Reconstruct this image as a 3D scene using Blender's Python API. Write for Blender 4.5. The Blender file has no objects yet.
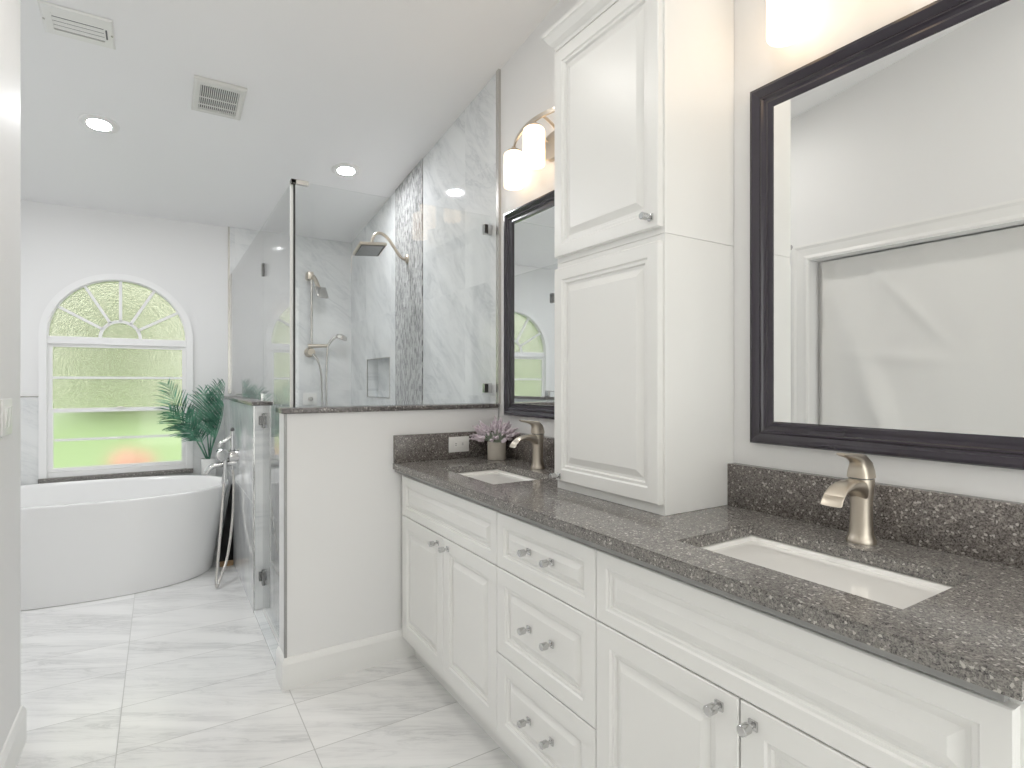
import bpy, bmesh, math, random
from mathutils import Vector, Matrix, noise
random.seed(7)
SC = bpy.context.scene
COL = SC.collection
PI = math.pi

# ------------------------------------------------------------------ camera, world, exposure
cam_d = bpy.data.cameras.new('camera')
cam = bpy.data.objects.new('camera', cam_d); COL.objects.link(cam)
cam.location = (0, 0, 1.27)
cam.rotation_euler = (PI/2, 0, -math.radians(32.0353))
cam_d.sensor_width = 36.0
cam_d.lens = 563.3925/1024*36.0
cam_d.shift_y = -1.53/1024
cam_d.clip_start = 0.02
SC.camera = cam

W = bpy.data.worlds.new('world'); SC.world = W
W.use_nodes = True
WB = W.node_tree.nodes['Background']
WB.inputs['Color'].default_value = (1.0, 0.985, 0.955, 1)
WB.inputs['Strength'].default_value = 2.45

SC.view_settings.view_transform = 'Standard'
SC.view_settings.look = 'None'
SC.view_settings.gamma = 1.0
SC.view_settings.use_curve_mapping = False
SC.view_settings.exposure = 0.14
SHADE_E = 2.3        # vanity lamp shades
DOWN_E = 290.0        # recessed lamps
try:
    SC.cycles.use_denoising = True
    SC.cycles.max_bounces = 14
    SC.cycles.diffuse_bounces = 8
    SC.cycles.glossy_bounces = 6
    SC.cycles.transmission_bounces = 10
    SC.cycles.transparent_max_bounces = 16
    SC.cycles.sample_clamp_indirect = 6.0
except Exception:
    pass

# ------------------------------------------------------------------ room numbers (metres)
XR = 1.473            # vanity wall
XL = -0.415           # wall on the left
XA = -1.50            # end wall of the tub alcove
YB = -1.6             # wall behind the camera
YH = 2.475            # front of half wall
YH2 = 2.605
YF = 5.08             # far wall
YLE = 2.602           # end of left wall
XK, XK2 = 0.440, 0.525  # low wall between tub and shower
YK = 3.385            # its front end
ZCAP = 1.162
ZG = 2.135            # top of the shower glass
ZT = 0.903            # countertop
def zc(y): return 2.529 + 0.128*(5.076 - y)

# ------------------------------------------------------------------ helpers
class MB:
    def __init__(s): s.bm = bmesh.new()
    def v(s, p): return s.bm.verts.new(p)
    def f(s, vs):
        try: return s.bm.faces.new(vs)
        except ValueError: return None
    def poly(s, pts): return s.f([s.v(p) for p in pts])
    def box(s, x0, y0, z0, x1, y1, z1, bevel=0.0, seg=2):
        r = bmesh.ops.create_cube(s.bm, size=1.0)
        for w in r['verts']:
            w.co = Vector(((x0+x1)/2 + w.co.x*(x1-x0), (y0+y1)/2 + w.co.y*(y1-y0), (z0+z1)/2 + w.co.z*(z1-z0)))
        if bevel > 0:
            es = list({e for w in r['verts'] for e in w.link_edges})
            bmesh.ops.bevel(s.bm, geom=es, offset=bevel, segments=seg, affect='EDGES', profile=0.5)
        return s
    def loft(s, rings, cap0=True, cap1=True, closed=True):
        R = [[s.v(p) for p in r] for r in rings]
        n = len(R[0])
        for a, b in zip(R[:-1], R[1:]):
            for i in range(n if closed else n-1):
                j = (i+1) % n
                s.f([a[i], a[j], b[j], b[i]])
        if cap0: s.f(list(reversed(R[0])))
        if cap1: s.f(R[-1])
        return s
    def tube(s, pts, r, n=12, caps=True):
        pts = [Vector(p) for p in pts]
        rr = r if isinstance(r, (list, tuple)) else [r]*len(pts)
        rings = []; up = None
        for i, p in enumerate(pts):
            t = (pts[min(i+1, len(pts)-1)] - pts[max(i-1, 0)]).normalized()
            if up is None:
                up = Vector((0, 0, 1)) if abs(t.z) < .9 else Vector((1, 0, 0))
            up = (up - t*up.dot(t)).normalized(); sd = t.cross(up)
            rings.append([p + (up*math.cos(a) + sd*math.sin(a))*rr[i] for a in [2*PI*k/n for k in range(n)]])
        return s.loft(rings, caps, caps)
    def cyl(s, p0, p1, r, n=24): return s.tube([p0, p1], r, n)
    def lathe(s, prof, c, n=32, axis='z', caps=True):
        rings = []
        for (r, h) in prof:
            ring = []
            for k in range(n):
                a = 2*PI*k/n; x, y = r*math.cos(a), r*math.sin(a)
                if axis == 'z': ring.append((c[0]+x, c[1]+y, c[2]+h))
                elif axis == 'x': ring.append((c[0]+h, c[1]+x, c[2]+y))
                else: ring.append((c[0]+x, c[1]+h, c[2]+y))
            rings.append(ring)
        return s.loft(rings, caps, caps)
    def sphere(s, c, r, seg=16):
        m = Matrix.Translation(c)
        if not isinstance(r, (tuple, list)): r = (r, r, r)
        bmesh.ops.create_uvsphere(s.bm, u_segments=seg, v_segments=max(6, seg//2), radius=1.0, matrix=m @ Matrix.Diagonal((*r, 1)))
        return s

def origin(p):
    o = Vector((0, 0, 0))
    while p is not None:
        o += p.location; p = p.parent
    return o

def obj(name, mb, m, parent=None, smooth=None, loc=None):
    """link one mesh; mb is in world coordinates; smooth = auto-smooth angle in degrees"""
    bm = mb.bm
    bmesh.ops.recalc_face_normals(bm, faces=bm.faces[:])
    me = bpy.data.meshes.new(name)
    o = bpy.data.objects.new(name, me); COL.objects.link(o)
    if parent is not None: o.parent = parent
    if loc is not None: o.location = Vector(loc) - (origin(parent) if parent else Vector())
    bmesh.ops.translate(bm, verts=bm.verts[:], vec=-origin(o))
    if smooth:
        for f in bm.faces: f.smooth = True
        lim = math.radians(smooth)
        for e in bm.edges:
            if len(e.link_faces) == 2 and e.calc_face_angle(0) > lim: e.smooth = False
    bm.to_mesh(me); bm.free()
    me.materials.append(m)
    return o

def tag(o, label, cat, group=None):
    o['label'] = label; o['category'] = cat
    if group: o['group'] = group
    return o
def thing(name, label, cat, loc=(0, 0, 0), group=None):
    o = bpy.data.objects.new(name, None); COL.objects.link(o)
    o.empty_display_size = 0.1; o.location = loc
    return tag(o, label, cat, group)
def struct(name, mb, m, parent=None, smooth=None):
    o = obj(name, mb, m, parent, smooth)
    if parent is None: o['kind'] = 'structure'
    return o
def copy_tree(o, loc, label, group=None):
    r = o.copy(); COL.objects.link(r); r.location = loc; r['label'] = label
    if group: r['group'] = group
    for ch in list(o.children):
        c = ch.copy(); COL.objects.link(c); c.parent = r
        for g in list(ch.children):
            d = g.copy(); COL.objects.link(d); d.parent = c
    return r
def bez(p0, p1, p2, p3, n=16):
    p0, p1, p2, p3 = map(Vector, (p0, p1, p2, p3))
    return [p0*(1-t)**3 + p1*3*t*(1-t)**2 + p2*3*t*t*(1-t) + p3*t**3 for t in [k/n for k in range(n+1)]]
def spline(pts, n=8):
    P = [Vector(p) for p in pts]; P = [P[0]*2-P[1]] + P + [P[-1]*2-P[-2]]
    out = []
    for i in range(1, len(P)-2):
        a, b, c, d = P[i-1:i+3]
        for k in range(n):
            t = k/n
            out.append(0.5*((2*b) + (c-a)*t + (2*a-5*b+4*c-d)*t*t + (3*b-a-3*c+d)*t**3))
    out.append(P[-2]); return out

# ------------------------------------------------------------------ materials
def mat(name, color=(.8, .8, .8), rough=.5, metal=0.0, **kw):
    m = bpy.data.materials.new(name); m.use_nodes = True
    b = m.node_tree.nodes['Principled BSDF']
    b.inputs['Base Color'].default_value = (*color, 1)
    b.inputs['Roughness'].default_value = rough
    b.inputs['Metallic'].default_value = metal
    for k, val in kw.items(): b.inputs[k].default_value = val
    return m
class NT:
    def __init__(s, m): s.t = m.node_tree; s.b = s.t.nodes.get('Principled BSDF')
    def n(s, kind, **kw):
        nd = s.t.nodes.new(kind)
        for k, val in kw.items():
            if k.startswith('_'): setattr(nd, k[1:], val)
            else: nd.inputs[int(k[1:]) if k[0] == 'i' and k[1:].isdigit() else k.replace('_', ' ')].default_value = val
        return nd
    def l(s, a, b): s.t.links.new(a, b)
    def math(s, op, a, b=None):
        nd = s.n('ShaderNodeMath', _operation=op)
        for i, q in enumerate((a, b)):
            if q is None: continue
            if isinstance(q, (int, float)): nd.inputs[i].default_value = q
            else: s.l(q, nd.inputs[i])
        return nd.outputs[0]
    def ramp(s, src, stops, interp='LINEAR'):
        r = s.n('ShaderNodeValToRGB'); r.color_ramp.interpolation = interp
        e = r.color_ramp.elements
        while len(e) < len(stops): e.new(.5)
        for q, (p, c) in zip(e, stops):
            q.position = p; q.color = (*c, 1) if isinstance(c, tuple) else (c, c, c, 1)
        s.l(src, r.inputs[0]); return r.outputs[0]
    def mix(s, fac, a, b, mode='MIX'):
        nd = s.n('ShaderNodeMix', _data_type='RGBA', _blend_type=mode)
        for sock, q in ((nd.inputs[0], fac), (nd.inputs[6], a), (nd.inputs[7], b)):
            if isinstance(q, (int, float)): sock.default_value = q
            elif isinstance(q, tuple): sock.default_value = (*q, 1)
            else: s.l(q, sock)
        return nd.outputs[2]

def paint(name, c, rough=.55, bump=.06, scale=260):
    m = mat(name, c, rough); t = NT(m)
    co = t.n('ShaderNodeNewGeometry')
    nz = t.n('ShaderNodeTexNoise', Scale=float(scale), Detail=2.0); t.l(co.outputs['Position'], nz.inputs['Vector'])
    bp = t.n('ShaderNodeBump', Strength=bump, Distance=.002); t.l(nz.outputs[0], bp.inputs['Height'])
    t.l(bp.outputs[0], t.b.inputs['Normal'])
    return m

def marble(name, au, av, u0, v0, su, sv, base, vein, rough, ang, stretch, grout=.0016, gcol=(.55, .55, .54), vscale=1.0, amount=.6):
    """tiles laid on two world axes, veins run at an angle, every tile with its own piece of the stone"""
    m = mat(name, base, rough); t = NT(m)
    g = t.n('ShaderNodeNewGeometry'); sp = t.n('ShaderNodeSeparateXYZ'); t.l(g.outputs['Position'], sp.inputs[0])
    U, V = sp.outputs['XYZ'.index(au)], sp.outputs['XYZ'.index(av)]
    us = t.math('DIVIDE', t.math('SUBTRACT', U, u0), su); vs = t.math('DIVIDE', t.math('SUBTRACT', V, v0), sv)
    iu, iv = t.math('FLOOR', us), t.math('FLOOR', vs)
    fu, fv = t.math('FRACT', us), t.math('FRACT', vs)
    def edge(f, sz):
        d = t.math('MINIMUM', f, t.math('SUBTRACT', 1.0, f))
        return t.math('LESS_THAN', t.math('MULTIPLY', d, sz), grout)
    gm = t.math('MAXIMUM', edge(fu, su), edge(fv, sv))
    cx = t.n('ShaderNodeCombineXYZ'); t.l(iu, cx.inputs[0]); t.l(iv, cx.inputs[1])
    wn = t.n('ShaderNodeTexWhiteNoise'); t.l(cx.outputs[0], wn.inputs['Vector'])
    uv = t.n('ShaderNodeCombineXYZ'); t.l(U, uv.inputs[0]); t.l(V, uv.inputs[1])
    off = t.n('ShaderNodeVectorMath', _operation='SCALE'); t.l(wn.outputs['Color'], off.inputs[0]); off.inputs['Scale'].default_value = 9.0
    ad = t.n('ShaderNodeVectorMath', _operation='ADD'); t.l(uv.outputs[0], ad.inputs[0]); t.l(off.outputs[0], ad.inputs[1])
    mp = t.n('ShaderNodeMapping'); t.l(ad.outputs[0], mp.inputs[0])
    mp.inputs['Rotation'].default_value = (0, 0, math.radians(ang)); mp2 = t.n('ShaderNodeMapping'); t.l(mp.outputs[0], mp2.inputs[0])
    mp2.inputs['Scale'].default_value = (stretch, 1.0, 1.0)
    n1 = t.n('ShaderNodeTexNoise', Scale=5.0*vscale, Detail=6.0, Roughness=.6, Distortion=1.1); t.l(mp2.outputs[0], n1.inputs['Vector'])
    n2 = t.n('ShaderNodeTexNoise', Scale=13.0*vscale, Detail=5.0, Roughness=.65, Distortion=1.6); t.l(mp2.outputs[0], n2.inputs['Vector'])
    a1 = t.ramp(n1.outputs[0], [(.40, 0.0), (.60, 1.0)])
    d2 = t.math('ABSOLUTE', t.math('SUBTRACT', n2.outputs[0], .5))
    a2 = t.ramp(d2, [(.0, 1.0), (.035, .35), (.09, 0.0)])
    fac = t.math('ADD', t.math('MULTIPLY', a1, .45), t.math('MULTIPLY', t.math('MULTIPLY', a2, a1), .8))
    c = t.mix(t.math('MULTIPLY', fac, amount), base, vein)
    c = t.mix(gm, c, gcol)
    t.l(c, t.b.inputs['Base Color'])
    rr = t.math('ADD', t.math('MULTIPLY', gm, .5), rough); t.l(rr, t.b.inputs['Roughness'])
    return m

def granite(name, lo, mid, hi, spark, rough=.14, scale=1.0):
    m = mat(name, mid, rough); t = NT(m)
    g = t.n('ShaderNodeNewGeometry')
    v1 = t.n('ShaderNodeTexVoronoi', Scale=195.0*scale); t.l(g.outputs['Position'], v1.inputs['Vector'])
    v2 = t.n('ShaderNodeTexVoronoi', Scale=420.0*scale); t.l(g.outputs['Position'], v2.inputs['Vector'])
    nz = t.n('ShaderNodeTexNoise', Scale=38.0*scale, Detail=4.0, Roughness=.7); t.l(g.outputs['Position'], nz.inputs['Vector'])
    s1 = t.n('ShaderNodeSeparateColor'); t.l(v1.outputs['Color'], s1.inputs[0])
    s2 = t.n('ShaderNodeSeparateColor'); t.l(v2.outputs['Color'], s2.inputs[0])
    a = t.math('ADD', t.math('MULTIPLY', s1.outputs[0], .55), t.math('MULTIPLY', nz.outputs[0], .45))
    c = t.ramp(a, [(.25, lo), (.42, mid), (.60, mid), (.80, hi)])
    c2 = t.ramp(s2.outputs[0], [(.0, lo), (.35, mid), (.8, hi)])
    c = t.mix(.45, c, c2)
    sel = t.math('GREATER_THAN', s1.outputs[1], .955)
    c = t.mix(t.math('MULTIPLY', sel, .8), c, spark)
    t.l(c, t.b.inputs['Base Color'])
    return m

M = {}
M['wall'] = paint('wall paint', (.81, .81, .81))
M['ceiling'] = paint('ceiling paint', (.87, .87, .875), .7)
M['trim'] = mat('white trim paint', (.84, .84, .83), .35)
M['cabinet'] = mat('white cabinet lacquer', (.83, .83, .815), .33)
M['cabinet_in'] = mat('cabinet shadow gap', (.30, .30, .29), .7)
M['floor'] = marble('floor tile', 'X', 'Y', -0.125, 2.345, .58, .33, (.83, .83, .825), (.47, .475, .48), .16, 30, .15, grout=.0017, gcol=(.45, .45, .44), amount=.48)
M['tile_x'] = marble('shower tile far', 'X', 'Z', 1.12, 0.0, .60, .60, (.80, .81, .81), (.52, .545, .56), .06, 38, .3, grout=.0008, gcol=(.70, .71, .71), vscale=.7, amount=.48)
M['tile_y'] = marble('shower tile side', 'Y', 'Z', 3.44, 0.0, .60, .60, (.80, .815, .82), (.50, .525, .545), .05, -42, .3, grout=.0008, gcol=(.70, .71, .71), vscale=.7, amount=.56)
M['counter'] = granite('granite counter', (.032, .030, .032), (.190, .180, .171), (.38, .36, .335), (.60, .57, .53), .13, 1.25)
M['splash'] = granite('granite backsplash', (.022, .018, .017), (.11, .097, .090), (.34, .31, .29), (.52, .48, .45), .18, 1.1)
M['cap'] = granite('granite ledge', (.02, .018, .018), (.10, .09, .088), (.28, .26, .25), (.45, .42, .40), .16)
M['porcelain'] = mat('porcelain', (.93, .92, .895), .12, 0, **{'Coat Weight': .4})
M['acrylic'] = mat('white acrylic', (.84, .84, .84), .16)
M['nickel'] = mat('brushed warm nickel', (.62, .56, .48), .34, 1.0)
M['steel'] = mat('satin nickel', (.62, .60, .57), .25, 1.0)
M['chrome'] = mat('chrome', (.60, .60, .60), .08, 1.0)
M['grey_edge'] = mat('satin grey edge strip', (.34, .34, .335), .45, .6)
M['dark_chrome'] = mat('dark hinge chrome', (.22, .22, .22), .15, 1.0)
M['black'] = mat('black gasket', (.015, .015, .016), .4)
M['espresso'] = mat('espresso frame', (.022, .017, .028), .20, 0.0, **{'Coat Weight': .5, 'Coat Roughness': .2})
M['mirror'] = mat('mirror', (.90, .91, .91), .0, 1.0)
M['plastic'] = mat('white plastic', (.82, .82, .80), .3)
M['fan_plastic'] = mat('greyed plastic', (.70, .70, .67), .4)
M['grey_slot'] = mat('grey slots', (.14, .14, .145), .6)
M['sheet'] = mat('white drop sheet', (.80, .80, .79), .5)
M['soil'] = mat('dark soil', (.03, .024, .02), .9)
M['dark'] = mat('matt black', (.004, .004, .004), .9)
M['wood'] = mat('raw brown wood', (.33, .22, .12), .7)
M['vinyl'] = mat('white window vinyl', (.86, .86, .86), .3)
M['under_strip'] = mat('grey strip under slab', (.30, .30, .295), .5)

# mosaic of thin upright sticks
m = mat('stick mosaic', (.5, .5, .5), .12); t = NT(m)
g = t.n('ShaderNodeNewGeometry'); sp = t.n('ShaderNodeSeparateXYZ'); t.l(g.outputs['Position'], sp.inputs[0])
cb = t.n('ShaderNodeCombineXYZ'); t.l(sp.outputs[2], cb.inputs[0]); t.l(sp.outputs[1], cb.inputs[1])
br = t.n('ShaderNodeTexBrick', _offset=.37, _offset_frequency=2, Scale=1.0, Mortar_Size=.0012, Bias=-.1, Brick_Width=.036, Row_Height=.0088)
br.inputs['Color1'].default_value = (.66, .67, .67, 1); br.inputs['Color2'].default_value = (.09, .095, .10, 1); br.inputs['Mortar'].default_value = (.45, .45, .45, 1)
t.l(cb.outputs[0], br.inputs['Vector']); t.l(br.outputs['Color'], t.b.inputs['Base Color'])
M['mosaic'] = m

# clear glass: transparent body with a real glancing reflection
def clear_glass(name, tint):
    m = bpy.data.materials.new(name); m.use_nodes = True; nt = m.node_tree; nt.nodes.clear()
    t = NT(m)
    out = t.n('ShaderNodeOutputMaterial'); tr = t.n('ShaderNodeBsdfTransparent', Color=(*tint, 1)); gl = t.n('ShaderNodeBsdfGlossy', Roughness=0.0)
    lw = t.n('ShaderNodeLayerWeight', Blend=.5)
    f = t.math('ADD', t.math('MULTIPLY', t.math('POWER', lw.outputs['Facing'], 5.0), .94), .035)
    mx = t.n('ShaderNodeMixShader'); t.l(f, mx.inputs[0]); t.l(tr.outputs[0], mx.inputs[1]); t.l(gl.outputs[0], mx.inputs[2])
    t.l(mx.outputs[0], out.inputs[0]); return m
M['glass'] = clear_glass('shower glass', (.975, .981, .979))
M['pane'] = clear_glass('window pane', (.97, .98, .97))
m = bpy.data.materials.new('obscure glass'); m.use_nodes = True; m.node_tree.nodes.clear(); t = NT(m)
out = t.n('ShaderNodeOutputMaterial'); rf = t.n('ShaderNodeBsdfRefraction', Roughness=.22, IOR=1.25, Color=(.84, .85, .79, 1))
trl = t.n('ShaderNodeBsdfTranslucent', Color=(.62, .68, .56, 1)); gl = t.n('ShaderNodeBsdfGlossy', Roughness=.15)
g = t.n('ShaderNodeNewGeometry'); nz = t.n('ShaderNodeTexNoise', Scale=70.0, Detail=3.0); t.l(g.outputs['Position'], nz.inputs['Vector'])
bp = t.n('ShaderNodeBump', Strength=.9, Distance=.01); t.l(nz.outputs[0], bp.inputs['Height']); t.l(bp.outputs[0], rf.inputs['Normal'])
m1 = t.n('ShaderNodeMixShader', Fac=.22); t.l(rf.outputs[0], m1.inputs[1]); t.l(trl.outputs[0], m1.inputs[2])
m2 = t.n('ShaderNodeMixShader', Fac=.05); t.l(m1.outputs[0], m2.inputs[1]); t.l(gl.outputs[0], m2.inputs[2]); t.l(m2.outputs[0], out.inputs[0])
M['obscure'] = m
m = bpy.data.materials.new('slightly blurring pane'); m.use_nodes = True; m.node_tree.nodes.clear(); t = NT(m)
out = t.n('ShaderNodeOutputMaterial'); rf = t.n('ShaderNodeBsdfRefraction', Roughness=.30, IOR=1.22, Color=(.90, .91, .91, 1)); gl = t.n('ShaderNodeBsdfGlossy', Roughness=.05)
m2 = t.n('ShaderNodeMixShader', Fac=.05); t.l(rf.outputs[0], m2.inputs[1]); t.l(gl.outputs[0], m2.inputs[2]); t.l(m2.outputs[0], out.inputs[0])
M['pane_soft'] = m
M['shade'] = mat('lit frosted shade', (.9, .88, .84), .3, 0, **{'Emission Color': (1.0, .70, .43, 1), 'Emission Strength': SHADE_E})
M['lens'] = mat('lit lamp lens', (.9, .9, .9), .4, 0, **{'Emission Color': (.97, .975, 1.0, 1), 'Emission Strength': DOWN_E})
M['fill_lens'] = mat('fill lamp lens', (.9, .9, .9), .4, 0, **{'Emission Color': (1.0, .96, .90, 1), 'Emission Strength': DOWN_E*.64})  # for the fill lamps added out of view
def leafy(name, c1, c2, scale, rough=.5):
    m = mat(name, c1, rough); t = NT(m); g = t.n('ShaderNodeNewGeometry')
    nz = t.n('ShaderNodeTexNoise', Scale=scale, Detail=3.0); t.l(g.outputs['Position'], nz.inputs['Vector'])
    t.l(t.ramp(nz.outputs[0], [(.35, c1), (.65, c2)]), t.b.inputs['Base Color']); return m
M['palm'] = leafy('palm leaf', (.014, .085, .05), (.15, .38, .26), 16.0, .4)
M['palm_stem'] = mat('palm stem', (.09, .14, .08), .5)
M['lavender'] = leafy('lavender bloom', (.54, .45, .52), (.78, .71, .75), 60.0, .8)
M['lav_stem'] = mat('lavender stem', (.36, .42, .34), .7)
M['stone_pot'] = paint('stone pot', (.56, .52, .46), .8, .3, 120)
M['white_pot'] = mat('white glazed pot', (.85, .85, .84), .2)
M['lawn'] = leafy('lawn', (.23, .345, .135), (.29, .405, .18), 1.2, .9)
M['hedge'] = leafy('hedge leaves', (.07, .09, .035), (.32, .34, .19), .55, .8)
M['petal'] = leafy('pink flowers', (.66, .28, .22), (.74, .42, .33), 8.0, .7)

# ------------------------------------------------------------------ the room
def prism_y(x0, x1, y0, y1, z0=0.0, over=0.0):
    """upright slab between two x and two y whose top follows the sloping ceiling"""
    b = MB()
    lo = [(x0, y0, z0), (x1, y0, z0), (x1, y1, z0), (x0, y1, z0)]
    hi = [(x, y, zc(y)+over) for x, y, _ in lo]
    b.loft([lo, hi]); return b

b = MB(); b.box(XA-.1, YB-.1, -.06, XR+.1, YF+.15, 0.0); struct('floor', b, M['floor'])
b = MB(); x0, x1, y0, y1 = XA-.1, XR+.1, YB-.1, YF+.15
b.loft([[(x0, y0, zc(y0)), (x1, y0, zc(y0)), (x1, y1, zc(y1)), (x0, y1, zc(y1))], [(x0, y0, zc(y0)+.1), (x1, y0, zc(y0)+.1), (x1, y1, zc(y1)+.1), (x0, y1, zc(y1)+.1)]])
struct('ceiling', b, M['ceiling'])
struct('wall_right', prism_y(XR, XR+.1, YB, YH+.012), M['wall'])
# shower side of the right wall, with its niche
b = MB(); ny0, ny1, nz0, nz1, nd = 4.07, 4.605, 1.155, 1.457, .09
ys = [YH+.012, ny0, ny1, YF]
XS = XR-.008
def quad(*p): b.poly(p)
for ya, yb in ((ys[0], ny0), (ny1, YF)): quad((XS, ya, 0), (XS, yb, 0), (XS, yb, zc(yb)), (XS, ya, zc(ya)))
quad((XS, ny0, 0), (XS, ny1, 0), (XS, ny1, nz0), (XS, ny0, nz0))
quad((XS, ny0, nz1), (XS, ny1, nz1), (XS, ny1, zc(ny1)), (XS, ny0, zc(ny0)))
quad((XS, ny0, nz0), (XS, ny1, nz0), (XS+nd, ny1, nz0), (XS+nd, ny0, nz0)); quad((XS, ny0, nz1), (XS, ny1, nz1), (XS+nd, ny1, nz1), (XS+nd, ny0, nz1))
quad((XS, ny0, nz0), (XS, ny0, nz1), (XS+nd, ny0, nz1), (XS+nd, ny0, nz0)); quad((XS, ny1, nz0), (XS, ny1, nz1), (XS+nd, ny1, nz1), (XS+nd, ny1, nz0))
quad((XS+nd, ny0, nz0), (XS+nd, ny1, nz0), (XS+nd, ny1, nz1), (XS+nd, ny0, nz1))
quad((XS, ys[0], 0), (XS+.108, ys[0], 0), (XS+.108, ys[0], zc(ys[0])), (XS, ys[0], zc(ys[0])))
quad((XS+.108, ys[0], 0), (XS+.108, YF, 0), (XS+.108, YF, zc(YF)), (XS+.108, ys[0], zc(ys[0])))
bmesh.ops.remove_doubles(b.bm, verts=b.bm.verts[:], dist=1e-5)
struct('wall_shower', b, M['tile_y'])
# niche metal edge
b = MB()
for (a0, a1, c0, c1) in ((ny0-.005, ny1+.005, nz0-.005, nz0), (ny0-.005, ny1+.005, nz1, nz1+.005), (ny0-.005, ny0, nz0, nz1), (ny1, ny1+.005, nz0, nz1)):
    b.box(XS-.004, a0, c0, XS+.004, a1, c1)
struct('trim_1', b, M['steel'])
# mosaic band
b = MB(); b.loft([[(XS-.006, 3.444, 0), (XS-.006, 3.94, 0), (XS, 3.94, 0), (XS, 3.444, 0)], [(XS-.006, 3.444, zc(3.444)), (XS-.006, 3.94, zc(3.94)), (XS, 3.94, zc(3.94)), (XS, 3.444, zc(3.444))]])
struct('trim_2', b, M['mosaic'])
# metal strip where the shower tile starts on the vanity wall
b = prism_y(XR-.014, XR+.002, YH-.014, YH+.012, ZCAP+.0); struct('trim_3', b, M['steel'])

# far wall with the arched window opening
WX0, WX1, WZ0, WZA = -.700, .210, .600, 1.604
WC, WR = (WX0+WX1)/2, (WX1-WX0)/2
def wall_with_arch(x0, x1, yf, yb, ztop, m, name, z0=0.0):
    b = MB(); n = 40
    arc = [(WC - WR*math.cos(PI*k/n), WZA + WR*math.sin(PI*k/n)) for k in range(n+1)]
    for y in (yf, yb):
        b.poly([(x0, y, z0), (WX0, y, z0), (WX0, y, ztop), (x0, y, ztop)]); b.poly([(WX1, y, z0), (x1, y, z0), (x1, y, ztop), (WX1, y, ztop)])
        b.poly([(WX0, y, z0), (WX1, y, z0), (WX1, y, WZ0), (WX0, y, WZ0)])
        for (xa, za), (xb, zb) in zip(arc[:-1], arc[1:]): b.poly([(xa, y, za), (xb, y, zb), (xb, y, ztop), (xa, y, ztop)])
    path = [(WX0, WZ0)] + arc + [(WX1, WZ0), (WX0, WZ0)]
    for (xa, za), (xb, zb) in zip(path[:-1], path[1:]): b.poly([(xa, yf, za), (xb, yf, zb), (xb, yb, zb), (xa, yb, za)])
    bmesh.ops.remove_doubles(b.bm, verts=b.bm.verts[:], dist=1e-5)
    return struct(name, b, m)
wall_with_arch(XA-.1, XK+.04, YF, YF+.15, zc(YF), M['wall'], 'wall_far')
b = MB(); b.box(XK+.04, YF-.008, 0, XR, YF+.15, zc(YF)); struct('wall_far_shower', b, M['tile_x'])
b = MB(); b.box(XK+.030, YF-.011, ZCAP+.02, XK+.042, YF, zc(YF)); struct('trim_4', b, M['steel'])
# tiled wainscot by the tub with its metal top line
b = MB(); yw = YF-.010
for (xa, xb, z1) in ((XA, WX0-.012, 1.168), (WX0-.012, WX1+.012, .565), (WX1+.012, XK, 1.168)): b.box(xa, yw, 0, xb, YF, z1)
struct('trim_5', b, M['tile_x'])
b = MB()
for (xa, xb) in ((XA, WX0-.012), (WX1+.012, XK)): b.box(xa, yw-.003, 1.168, xb, YF, 1.176)
struct('trim_6', b, M['steel'])
struct('wall_alcove', prism_y(XA-.1, XA, YLE-.12, YF), M['wall'])
struct('wall_alcove_return', prism_y(XA, XL-.12, YLE-.12, YLE), M['wall'])
# left wall: solid part, header and the part nearer the camera; the opening is y 0.55 .. 1.96
OY0, OY1, OZ = .50, 1.945, 2.012
b = MB()
def slab(x0, x1, y0, y1, z0, z1a=None):
    lo = [(x0, y0, z0), (x1, y0, z0), (x1, y1, z0), (x0, y1, z0)]
    hi = [(x, y, zc(y) if z1a is None else z1a) for x, y, _ in lo]
    b.loft([lo, hi])
slab(XL-.12, XL, OY1, YLE, 0); slab(XL-.12, XL, YB, OY0, 0); slab(XL-.12, XL, OY0, OY1, OZ)
slab(XL-.135, XL-.105, OY0, OY1, 0, OZ)
struct('wall_left', b, M['wall'])
# wall behind the camera; its wide window is added to let fill daylight in
b = MB(); bz = zc(YB); bx0, bx1, bz0, bz1 = -.34, 1.40, .10, 2.40
b.box(XL-.12, YB-.1, 0, bx0, YB, bz); b.box(bx1, YB-.1, 0, XR, YB, bz); b.box(bx0, YB-.1, 0, bx1, YB, bz0); b.box(bx0, YB-.1, bz1, bx1, YB, bz)
struct('wall_back', b, M['wall'])
b = MB()
for q in ((bx0, bz0, bx0+.05, bz1), (bx1-.05, bz0, bx1, bz1), (bx0, bz0, bx1, bz0+.05), (bx0, bz1-.05, bx1, bz1), ((bx0+bx1)/2-.02, bz0, (bx0+bx1)/2+.02, bz1)):
    b.box(q[0], YB-.07, q[1], q[2], YB-.03, q[3])
struct('fill_window', b, M['vinyl'])
b = MB(); b.box(bx0+.04, YB-.055, bz0+.04, bx1-.04, YB-.049, bz1-.04); obj('fill_window_glass', b, M['pane'], bpy.data.objects['fill_window'])

# casing round the opening in the left wall
b = MB(); cw = .098
prof = [(0, .0), (0, .014), (.012, .018), (.03, .013), (.07, .016), (.085, .021), (cw, .021), (cw, 0)]
def casing_strip(pts_fn):
    b.loft([[pts_fn(w, d, 0) for w, d in prof], [pts_fn(w, d, 1) for w, d in prof]])
casing_strip(lambda w, d, e: (XL+d, OY1+w, 0 if not e else OZ+w))
casing_strip(lambda w, d, e: (XL+d, OY0-w, 0 if not e else OZ+w))
casing_strip(lambda w, d, e: (XL+d, (OY0-w) if not e else (OY1+w), OZ+w))
struct('trim_7', b, M['trim'])

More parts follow.
